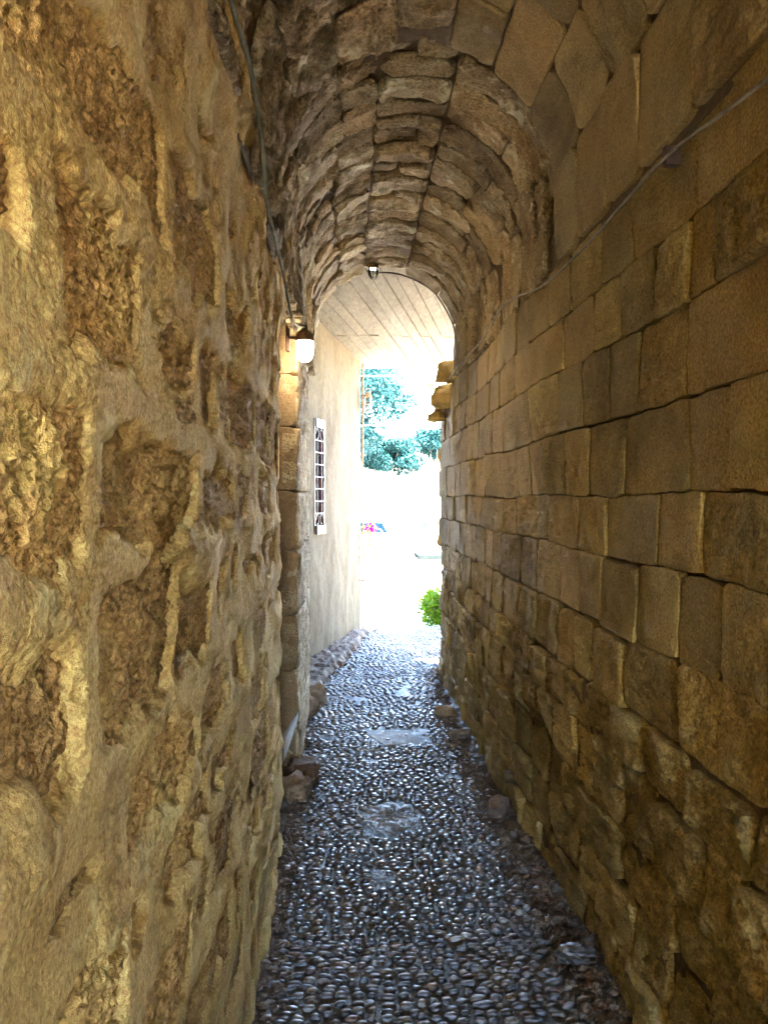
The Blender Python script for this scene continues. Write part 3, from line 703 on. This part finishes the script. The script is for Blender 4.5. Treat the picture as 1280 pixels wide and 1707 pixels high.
for i, z in enumerate(rows[:-1]):
    for sgn in (-1, 1):
        if i in (0, 7):
            th = np.linspace(0, 1.6 * PI, 14)
            sub(MB().tube([fp(wm + sgn * (.065 + .04 * math.cos(t_)), .0, (z + rows[i + 1]) / 2 + .045 * math.sin(t_)) for t_ in th], .0045, 5), 'grille_scroll', M['cream_iron'])
        else:
            sub(MB().tube([fp(wm + sgn * .065, .0, z), fp(wm + sgn * .062, .0, rows[i + 1])], .004, 5), 'grille_bar', M['cream_iron'])
# ceiling of board-marked concrete
CL = thing('concrete_ceiling', (.8, 6.9, 3.1), 'pale board marked concrete ceiling over the passage beyond the arch', 'ceiling')
def ceil_z(y): return 3.20 - .0667 * (y - 5.3)
SL = .2854
def fx(y): return .215 + SL * (y - 8.27)
wX = -.06; cr = random.Random(21); cuts = [5.17, 7.25, 8.56]
while wX < 3.2:
    wn_ = wX + cr.uniform(.085, .125)
    for a, b in zip(cuts[:-1], cuts[1:]):
        a2 = a + (cr.uniform(-.12, .12) if a > 5.5 else 0) * 0; dz = cr.gauss(0, .0035)
        g = .003
        V = []; n = 8
        yy = np.linspace(a2 + g, b - g, n)
        for y in yy:
            for x in (fx(y) + wX + g, fx(y) + wn_ - g):
                V.append((x, y, ceil_z(y) + dz + .0025 * float(noise(x * 5, y * 5, 151))))
        for y in yy:
            for x in (fx(y) + wX + g, fx(y) + wn_ - g): V.append((x, y, ceil_z(y) + .05))
        F = []
        for i in range(n - 1): F += [(2 * i, 2 * i + 2, 2 * i + 3, 2 * i + 1)]
        m0 = 2 * n
        for i in range(n - 1): F += [(2 * i, m0 + 2 * i, m0 + 2 * i + 2, 2 * i + 2), (2 * i + 1, 2 * i + 3, m0 + 2 * i + 3, m0 + 2 * i + 1)]
        F += [(0, 1, m0 + 1, m0), (2 * n - 2, m0 + 2 * n - 2, m0 + 2 * n - 1, 2 * n - 1)]
        link('board_strip', mesh_np('board_strip', V, F, False), M['concrete'], CL)
    wX = wn_
mb = MB(); V = [(fx(5.15) - .1, 5.15, ceil_z(5.15) + .02), (fx(8.57) - .1, 8.57, ceil_z(8.57) + .02), (fx(8.57) + wX, 8.57, ceil_z(8.57) + .02), (fx(5.15) + wX, 5.15, ceil_z(5.15) + .02)]
mb.prism(V, (0, 0, .30)); mb.build('slab', M['concrete'], CL)

o = MB().box(2.35, 2.65, 5.16, 8.5, -.15, 2.98).build('shade_wall', M['plaster'], None, bevel=.01); struct(o)  # unseen wall added to shade the house front, also props the ceiling
# kerb ledge along the foot of the house
us = np.linspace(5.2, 8.2, 150); ts = np.linspace(0, 1, 26)
U, T = np.meshgrid(us, ts, indexing='ij')
xl = fx(U) - .03; xr_ = left_edge(U) + .05 + .05 * fbm(U * 5, U * 0, 161, 4, .6)
xr_ = np.maximum(xr_, xl + .05)
Xk = xl + (xr_ - xl) * T; Zk = .05 * (1 - sstep(.80, 1.0, T)) * sstep(8.25, 7.9, U) + .024 * fbm(Xk * 11, U * 11, 162, 5, .62) * (1 - .5 * T) - .03 * sstep(.93, 1, T) + .01
struct(link('kerb', mesh_np('kerb', np.stack([Xk, U, Zk], -1).reshape(-1, 3), grid_faces(150, 26)[:, ::-1]), M['rubble']))

# pipe on the house corner
mb = MB(); pts = [fp(-.045 + .006 * math.sin(z * 3), .028, z) for z in np.linspace(.02, 2.98, 24)]
pipe = mb.tube(pts, .011, 8).build('conduit_pipe', M['rust'], None, True); tag(pipe, 'thin rusty conduit running up the corner of the cream house wall', 'pipe')
for z in (.55, 1.25, 1.95):
    c = MB().obox(FO, FD, FN, UZ, -.065, -.02, .006, .044, z, z + .022).build('pipe_clip', M['rust'], None); c.parent = pipe
# caged lantern on the house corner
LT = thing('wall_lantern', tuple(fp(-.03, .08, 2.45)), 'small rusty caged lantern on the far corner of the house', 'lantern')
o0 = fp(-.03, .085, 2.44)
MB().lathe([(.030, .0), (.034, .02), (.034, .14), (.028, .16)], o0, 12).build('globe', M['glass'], LT, True)
MB().lathe([(.040, .16), (.044, .165), (.036, .20), (.012, .22)], o0, 12).build('cap', M['rust'], LT, True)
for k in range(6):
    a = k * PI / 3; MB().tube([o0 + np.array([.043 * math.cos(a), .043 * math.sin(a), z]) for z in (-.01, .08, .17)], .004, 5).build('cage_bar', M['rust'], LT)
MB().tube([fp(-.03, -.01, 2.53), fp(-.03, .085, 2.53), fp(-.03, .14, 2.53)], .007, 6).build('bracket', M['rust'], LT)
th = np.linspace(0, PI, 10); MB().tube([o0 + np.array([.03 * math.cos(t_), 0, .22 + .04 * math.sin(t_)]) for t_ in th], .004, 5).build('ring', M['rust'], LT)

# ------------------------------------------------------------------ lamps and cables in the passage
LP = thing('bulkhead_lamp', (-.184, 3.72, 2.17), 'lit white globe lamp with brass cap at the end of the left wall', 'lamp')
lo = (-.184, 3.72, 2.172)
MB().lathe([(.004, 0), (.018, .003), (.031, .012), (.039, .028), (.042, .05), (.0425, .095), (.044, .100)], lo, 24).build('globe', M['bulb'], LP, True)
MB().lathe([(.047, .1005), (.049, .108), (.047, .125), (.040, .143), (.026, .155), (.017, .160), (.017, .172), (.013, .182), (.003, .186)], lo, 24).build('cap', M['brass'], LP, True)
MB().tube([(-.225, 3.72, 2.292), (-.25, 3.76, 2.30), (-.268, 3.80, 2.31)], .008, 8).build('bracket', M['dark_metal'], LP, True)
MB().box(-.285, -.262, 3.79, 3.83, 2.24, 2.37).build('mounting_plate', M['dark_metal'], LP, bevel=.004)
CLM = thing('crown_lamp', (.215, 5.06, 2.98), 'unlit caged glass lamp hanging from the crown of the arch', 'lamp')
co = (.215, 5.06, 2.985)
MB().lathe([(.004, 0), (.018, .004), (.028, .014), (.032, .030), (.033, .065)], co, 18).build('globe', M['glass'], CLM, True)
MB().lathe([(.037, .0655), (.039, .072), (.036, .095), (.026, .105), (.026, .15)], co, 18).build('cap', M['brass'], CLM, True)
for a in (0, PI / 2):
    th = np.linspace(0, PI, 15)
    MB().tube([(co[0] + .037 * math.cos(t_) * math.cos(a), co[1] + .037 * math.cos(t_) * math.sin(a), co[2] + .068 - .076 * math.sin(t_)) for t_ in th], .0025, 6).build('cage_wire', M['dark_metal'], CLM, True)
def smooth_pts(P, n=10):
    P = np.array(P, float); out = []
    for i in range(len(P) - 1):
        p0 = P[max(i - 1, 0)]; p1 = P[i]; p2 = P[i + 1]; p3 = P[min(i + 2, len(P) - 1)]
        for t_ in np.linspace(0, 1, n, endpoint=False):
            out.append(.5 * ((2 * p1) + (-p0 + p2) * t_ + (2 * p0 - 5 * p1 + 4 * p2 - p3) * t_ ** 2 + (-p0 + 3 * p1 - 3 * p2 + p3) * t_ ** 3))
    out.append(P[-1]); return np.array(out)
lc = smooth_pts([(-.192, .8, 2.36), (-.192, 1.1, 2.37), (-.192, 1.33, 2.37), (-.190, 1.57, 2.395), (-.192, 1.79, 2.37), (-.195, 1.92, 2.315), (-.197, 1.97, 2.285), (-.197, 2.18, 2.265), (-.20, 2.53, 2.27), (-.203, 3.05, 2.235), (-.203, 3.4, 2.28), (-.188, 3.72, 2.345)])
o = MB().tube(lc, .0056, 8).build('electric_cable', M['cable_grey'], None, True); tag(o, 'grey green cable running along the left vault springing down to the lit lamp', 'cable', 'electric cables')
rc = smooth_pts([(.728, .8, 2.20), (.728, 1.25, 2.217), (.728, 1.61, 2.262), (.728, 1.91, 2.258), (.73, 2.19, 2.252), (.732, 2.69, 2.272), (.728, 3.28, 2.362), (.735, 3.80, 2.325), (.745, 4.55, 2.335), (.77, 5.1, 2.36), (.80, 5.7, 2.38)])
o = MB().tube(rc, .0042, 8).build('electric_cable', M['cable_pale'], None, True); tag(o, 'pale sagging cable pinned along the right wall below the vault', 'cable', 'electric cables')
th = np.linspace(math.radians(96), math.radians(-6), 30)
ac = [(.245, 5.10, 3.035)] + [(.305 + .498 * math.cos(t_) + .004 * math.sin(t_ * 9), 5.225, 2.585 + .492 * math.sin(t_)) for t_ in th] + [(.80, 5.225, 2.40)]
o = MB().tube(ac, .006, 6).build('electric_cable', M['cable_dark'], None, True); tag(o, 'thin dark cable curving along the rim of the arch from the crown lamp', 'cable', 'electric cables')
# clip on the right wall
o = MB().box(.735, .77, 1.655, 1.675, 2.255, 2.30).build('cable_clip', M['dark_metal'], None, bevel=.003); tag(o, 'small dark clip holding the right wall cable', 'clip')

# ------------------------------------------------------------------ loose things on the floor
mb = MB(); n = np.array([.80, -.35, .48]); n /= np.linalg.norm(n)
o = MB().prism([(-.312, 3.835, .115), (-.305, 3.83, .265), (-.228, 3.872, .375), (-.245, 3.86, .30)], (.008, -.012, .006)).build('marble_plate', M['marble'], None)
tag(o, 'broken white marble plate leaning at the foot of the pier', 'plate')
loose = [((.725, 3.37, .055), (.045, .04, .04), 'rounded grey stone lying at the foot of the right wall', M['ledge']), ((.80, 3.44, .17), (.03, .028, .024), 'small pale stone perched on the rubble of the right wall', M['plaster']),
         ((-.205, 3.84, .06), (.07, .08, .06), 'brown stone beside the marble plate at the left edge', M['rock']), ((-.235, 3.68, .045), (.07, .09, .05), 'knobbly brown stone at the end of the left wall', M['rock']),
         ((.715, 4.50, .03), (.06, .045, .03), 'small pale stone at the right edge level with the cover slab', M['ledge']), ((-.19, 5.35, .06), (.06, .08, .07), 'reddish stone at the near end of the kerb', M['ledge']),
         ((.745, 3.13, .03), (.022, .018, .016), 'tiny white pebble beside the dark hollow', M['white']), ((-.23, 5.1, .05), (.04, .07, .06), 'pale lump of stone at the foot of the pier', M['ledge']),
         ((.70, 4.95, .035), (.05, .07, .035), 'flat stone at the right edge past the cover slab', M['rock'])]
for k, (c, s, lab, mt) in enumerate(loose):
    o = link('loose_stone', rock_mesh('loose_stone', c, s, 700 + k, .3), mt); tag(o, lab, 'stone')
def foil():
    V = IV3.copy(); n = ridged(V[:, 0] * 4.3, V[:, 1] * 4.3 + V[:, 2] * 3.1, 41, 4, .8); V = V * (.8 + .24 * n)[:, None] * np.array([.055, .036, .022])
    return mesh_np('crumpled_foil', V + np.array([.74, 2.28, .045]), IF3, False)
m, N, L, B = new_mat('foil'); B.inputs['Base Color'].default_value = (.16, .17, .18, 1); B.inputs['Metallic'].default_value = .6; B.inputs['Roughness'].default_value = .4; M['foil'] = m
o = link('crumpled_foil', foil(), M['foil']); tag(o, 'crumpled silvery wrapper lying in the dirt on the right', 'wrapper')
# gravel, crumbs and straw along both edges
gr = np.random.RandomState(9); AV = []; AF = []; off = 0
for k in range(4500):
    y = gr.uniform(1.9, 8.2) if k % 3 else gr.uniform(1.9, 4); side = gr.rand() < .62
    if side: x = right_edge(y) + gr.uniform(.0, .10 if y < 3.9 else .03) - abs(gr.normal(0, .05))
    else: x = left_edge(y) - .01 + abs(gr.normal(0, .045))
    s = gr.uniform(.003, .012) * (1 if gr.rand() > .05 else gr.uniform(1.5, 2.2))
    V = IV1 * np.array([s * gr.uniform(.8, 1.8), s * gr.uniform(.8, 1.5), s]) * (1 + .3 * gr.uniform(-1, 1, (len(IV1), 1)))
    if gr.rand() < .08: V = IV1 * np.array([.002, gr.uniform(.012, .03), .002]); a = gr.uniform(0, 3.1); V = np.stack([V[:, 0] * math.cos(a) - V[:, 1] * math.sin(a), V[:, 0] * math.sin(a) + V[:, 1] * math.cos(a), V[:, 2]], -1)
    V = V + np.array([x, y, float(bed_h(np.array(x), np.array(y))) + s * .5]); AV.append(V); AF.append(IF1 + off); off += len(V)
o = link('gravel', mesh_np('gravel', np.concatenate(AV), np.concatenate(AF), False), M['rubble']); o['kind'] = 'stuff'; o['label'] = 'crumbs of stone and gravel along both edges of the floor'

# ------------------------------------------------------------------ beyond the passage
def leaves(P, size, rs, flat=.5):
    n = len(P); d = rs.normal(size=(n, 3)); d /= np.linalg.norm(d, axis=1)[:, None]
    u = np.cross(d, rs.normal(size=(n, 3))); u /= np.linalg.norm(u, axis=1)[:, None]; v = np.cross(d, u)
    s = (size * rs.uniform(.6, 1.4, n))[:, None]
    V = np.stack([P - u * s, P + v * s * .45, P + u * s, P - v * s * .45], 1).reshape(-1, 3)
    return V, np.arange(4 * n).reshape(-1, 4)
def tree(loc, h, r, label, seed, nleaf=7000, size=.10, mat='leaf_dark', name='tree', squash=.8, group='trees beyond the street'):
    rs = np.random.RandomState(seed); root = thing(name, loc, label, 'tree', group); L0 = np.array(loc, float)
    mb = MB(); top = L0 + np.array([rs.uniform(-.3, .3), 0, h * .55]); ctr = L0 + np.array([0, 0, h - r * squash])
    mb.tube([L0 + np.array([0, 0, -.2]), L0 + (top - L0) * .5 + rs.normal(0, .08, 3), top], [.16 * h / 6, .12 * h / 6, .08 * h / 6], 8)
    cl = []
    for k in range(26):
        d = rs.normal(size=3); d /= np.linalg.norm(d); d[2] = d[2] * .75 + .1
        e = ctr + d * np.array([r, r, r * squash]) * rs.uniform(.5, .88)
        st_ = L0 + (top - L0) * rs.uniform(.55, 1.0)
        mb.tube([st_, (st_ + e) / 2 + rs.normal(0, .12, 3), e], [.05 * h / 6, .03 * h / 6, .012], 6); cl.append(e)
    mb.build('trunk', M['bark'], root, True)
    P = []
    for e in cl:
        m_ = nleaf // len(cl); q = rs.normal(size=(m_, 3)); q /= np.linalg.norm(q, axis=1)[:, None]
        P.append(e + q * (rs.uniform(0, 1, (m_, 1)) ** .45) * r * rs.uniform(.30, .48) * np.array([1, 1, .75]))
    V, F = leaves(np.concatenate(P), size, rs); link('crown', mesh_np('crown', V, F, False), M[mat], root); return root
def gz(y): return float(ground_z(y))
tree((-.1, 37, gz(37)), 11.0, 3.3, 'dense blue green tree nearest the house corner', 41, 40000, .10, squash=1.15)
tree((2.55, 40, gz(40)), 6.3, 1.75, 'lower leafy tree standing behind the garden wall and parked car', 42, 18000, .10, squash=.8)
tree((5.4, 42, gz(42)), 7.0, 1.4, 'small pale tree glimpsed beside the broken wall end', 43, 8000, .10)
# climber leaves hanging near the top of the wall end
def bush(name, loc, rx, rz, n, size, label, mat, seed, cat='bush'):
    rs = np.random.RandomState(seed); root = thing(name, loc, label, cat); q = rs.normal(size=(n, 3)); q /= np.linalg.norm(q, axis=1)[:, None]
    P = np.array(loc) + np.array([0, 0, rz * .9]) + q * (rs.uniform(0, 1, (n, 1)) ** .4) * np.array([rx, rx, rz])
    V, F = leaves(P, size, rs); link('foliage', mesh_np('foliage', V, F, False), M[mat], root)
    mb = MB()
    for k in range(9):
        a = rs.uniform(0, 6.28); mb.tube([np.array(loc) + np.array([0, 0, -.03]), np.array(loc) + np.array([rx * .4 * math.cos(a), rx * .4 * math.sin(a), rz * .8]), np.array(loc) + np.array([rx * .7 * math.cos(a), rx * .7 * math.sin(a), rz * 1.4])], [.008, .006, .003], 5)
    mb.build('stems', M['bark'], root); return root
bush('leafy_bush', (1.15, 8.78, -.08), .25, .26, 1500, .035, 'bright green leafy bush at the right side of the passage mouth', 'leaf_bright', 51)
sp = thing('hanging_creeper', (1.45, 10.2, 3.1), 'sprig of yellow green creeper hanging above the broken wall end', 'creeper')
rs = np.random.RandomState(60); P = np.array([1.28, 10.2, 2.9]) + rs.normal(size=(70, 3)) * np.array([.07, .07, .13]); V, F = leaves(P, .04, rs)
link('foliage', mesh_np('foliage', V, F, False), M['leaf_bright'], sp)
MB().tube([(1.75, 10.25, 4.6), (1.5, 10.2, 3.6), (1.32, 10.2, 3.05), (1.24, 10.2, 2.7)], [.012, .009, .006, .003], 5).build('stem', M['bark'], sp)
fl = thing('flowering_shrub', (.75, 20, gz(20)), 'shrub with bright pink flowers in front of the parked car', 'shrub')
P = np.array([.72, 20, gz(20) + .75]) + rs.normal(size=(260, 3)) * np.array([.16, .16, .32]); V, F = leaves(P, .06, rs); link('foliage', mesh_np('foliage', V, F, False), M['leaf_bright'], fl)
P = np.array([.76, 19.85, .62]) + rs.normal(size=(90, 3)) * np.array([.08, .08, .08]); V, F = leaves(P, .05, rs); link('flowers', mesh_np('flowers', V, F, False), M['pink'], fl)
MB().tube([(.75, 20, gz(20) - .05), (.73, 20, gz(20) + .8)], [.02, .01], 6).build('stem', M['bark'], fl)

# parked car, seen from the side, its tail to the right
def car():
    yc = 28.6; zg = gz(28.6); xr = 2.15
    r = thing('parked_car', (xr - 2, yc, zg), 'white parked car seen in the street beyond the passage', 'car')
    Wd = .84
    side = [(0, .32), (0.02, .62), (.10, .86), (.28, .98), (1.0, 1.0), (2.55, .98), (3.5, .86), (3.72, .70), (3.80, .45), (3.78, .28), (3.3, .25), (.5, .25)]
    def prof(P, y): return [(xr - a, y, zg + b) for a, b in P]
    mb = MB(); n = len(side); rings = []
    for k, (y, sx) in enumerate(((-.84, .95), (-.80, 1.0), (.80, 1.0), (.84, .95))):
        rings.append([(xr - 1.9 - (a - 1.9) * sx, yc + y, zg + .55 + (b - .55) * sx) for a, b in side])
    V = sum(rings, []); F = []
    for k in range(3):
        F += [(k * n + i, k * n + (i + 1) % n, (k + 1) * n + (i + 1) % n, (k + 1) * n + i) for i in range(n)]
    F += [tuple(range(n)), tuple(range(3 * n, 4 * n))[::-1]]
    mb.add(V, F).build('body', M['car_paint'], r, True)
    roof = [(.22, .985), (.50, 1.40), (.85, 1.47), (1.7, 1.46), (2.55, .985)]
    mb = MB(); n = len(roof); V = []
    for y, k in ((-.76, 0), (-.60, 1), (.60, 1), (.76, 0)):
        for a, b in roof: V.append((xr - a, yc + (y if b < 1.1 else y * (.82 if abs(y) > .7 else 1.0)), zg + (b if k else min(b, 1.43))))
    F = []
    for k in range(3): F += [(k * n + i, k * n + i + 1, (k + 1) * n + i + 1, (k + 1) * n + i) for i in range(n - 1)]
    F += [tuple(range(n)), tuple(range(3 * n, 4 * n))[::-1]]
    mb.add(V, F).build('cabin', M['car_paint'], r, True)
    for (a0, b0, a1, b1) in ((.42, .62, 1.18, .92), (1.24, 1.0, 2.30, 1.68)):
        P = [(xr - a0, yc - .775, zg + 1.0), (xr - b0, yc - .655, zg + 1.39), (xr - b1 if b1 != .92 else xr - 1.18, yc - .655, zg + 1.39), (xr - a1, yc - .775, zg + 1.0)]
        MB().prism(P, (0, -.012, .004)).build('window', M['car_glass'], r)
    for a in (.72, 3.05):
        for y in (-.84, .66):
            tw = part_root(MB().lathe([(.17, 0), (.29, .0), (.31, .03), (.31, .15), (.29, .18), (.17, .18)], (xr - a, yc + y - .02, zg + .31), 20, 1).build('wheel', M['tyre'], r, True))
            rm = MB().lathe([(.02, -.01), (.16, -.004), (.168, .02), (.168, .15)], (xr - a, yc + y - .02, zg + .31), 20, 1).build('rim', M['foil'], None, True); rm.parent = tw; rm.matrix_parent_inverse = Matrix.Identity(4)
    MB().box(xr - .1, xr + .02, yc - .72, yc + .72, zg + .36, zg + .52).build('bumper', M['tyre'], r, bevel=.02)
    for y in (-.74, .56): MB().box(xr - .12, xr - .02, yc + y, yc + y + .18, zg + .66, zg + .84).build('tail_light', M['pink'], r, bevel=.02)
car()
# stone table
tb = thing('stone_table', (1.5, 11, gz(11)), 'grey stone table standing in the bright street behind the wall end', 'table')
MB().box(1.10, 2.3, 10.7, 11.3, .575, .645).build('table_top', M['bench'], tb, bevel=.01)
for x in (1.30, 2.0): MB().box(x, x + .09, 10.8, 11.2, gz(11) - .02, .574).build('leg', M['whitewash'], tb, bevel=.01)
# low wall and far house, whitewashed
gwall = MB().box(-8, 14, 32.0, 32.3, -1.5, 2.3).build('garden_wall', M['whitewash'], None, bevel=.02); tag(gwall, 'long whitewashed garden wall at the far side of the street', 'wall')
post = thing('meter_post', (2.25, 20, gz(20)), 'slim grey post with a meter box far down the street', 'post')
MB().box(2.18, 2.34, 19.95, 20.05, .62, .82).build('meter_box', M['bench'], post, bevel=.01)
MB().tube([(2.26, 20.03, gz(20)), (2.26, 20.03, .615)], .018, 8).build('pole', M['whitewash'], post)
for k, (a, b, lab) in enumerate([((-4, 15, 3.9), (6, 15.6, 4.25), 'upper pale overhead wire crossing in front of the trees'), ((-4, 15, 2.75), (6, 15, 3.35), 'lower pale overhead wire crossing in front of the trees')]):
    pts = [np.array(a) + (np.array(b) - np.array(a)) * t_ - np.array([0, 0, .25 * 4 * t_ * (1 - t_) * .3]) for t_ in np.linspace(0, 1, 24)]
    o = MB().tube(pts, .009, 6).build('overhead_wire', M['white'], None, True); tag(o, lab, 'wire', 'overhead wires')
    for e in (0, -1):
        pass
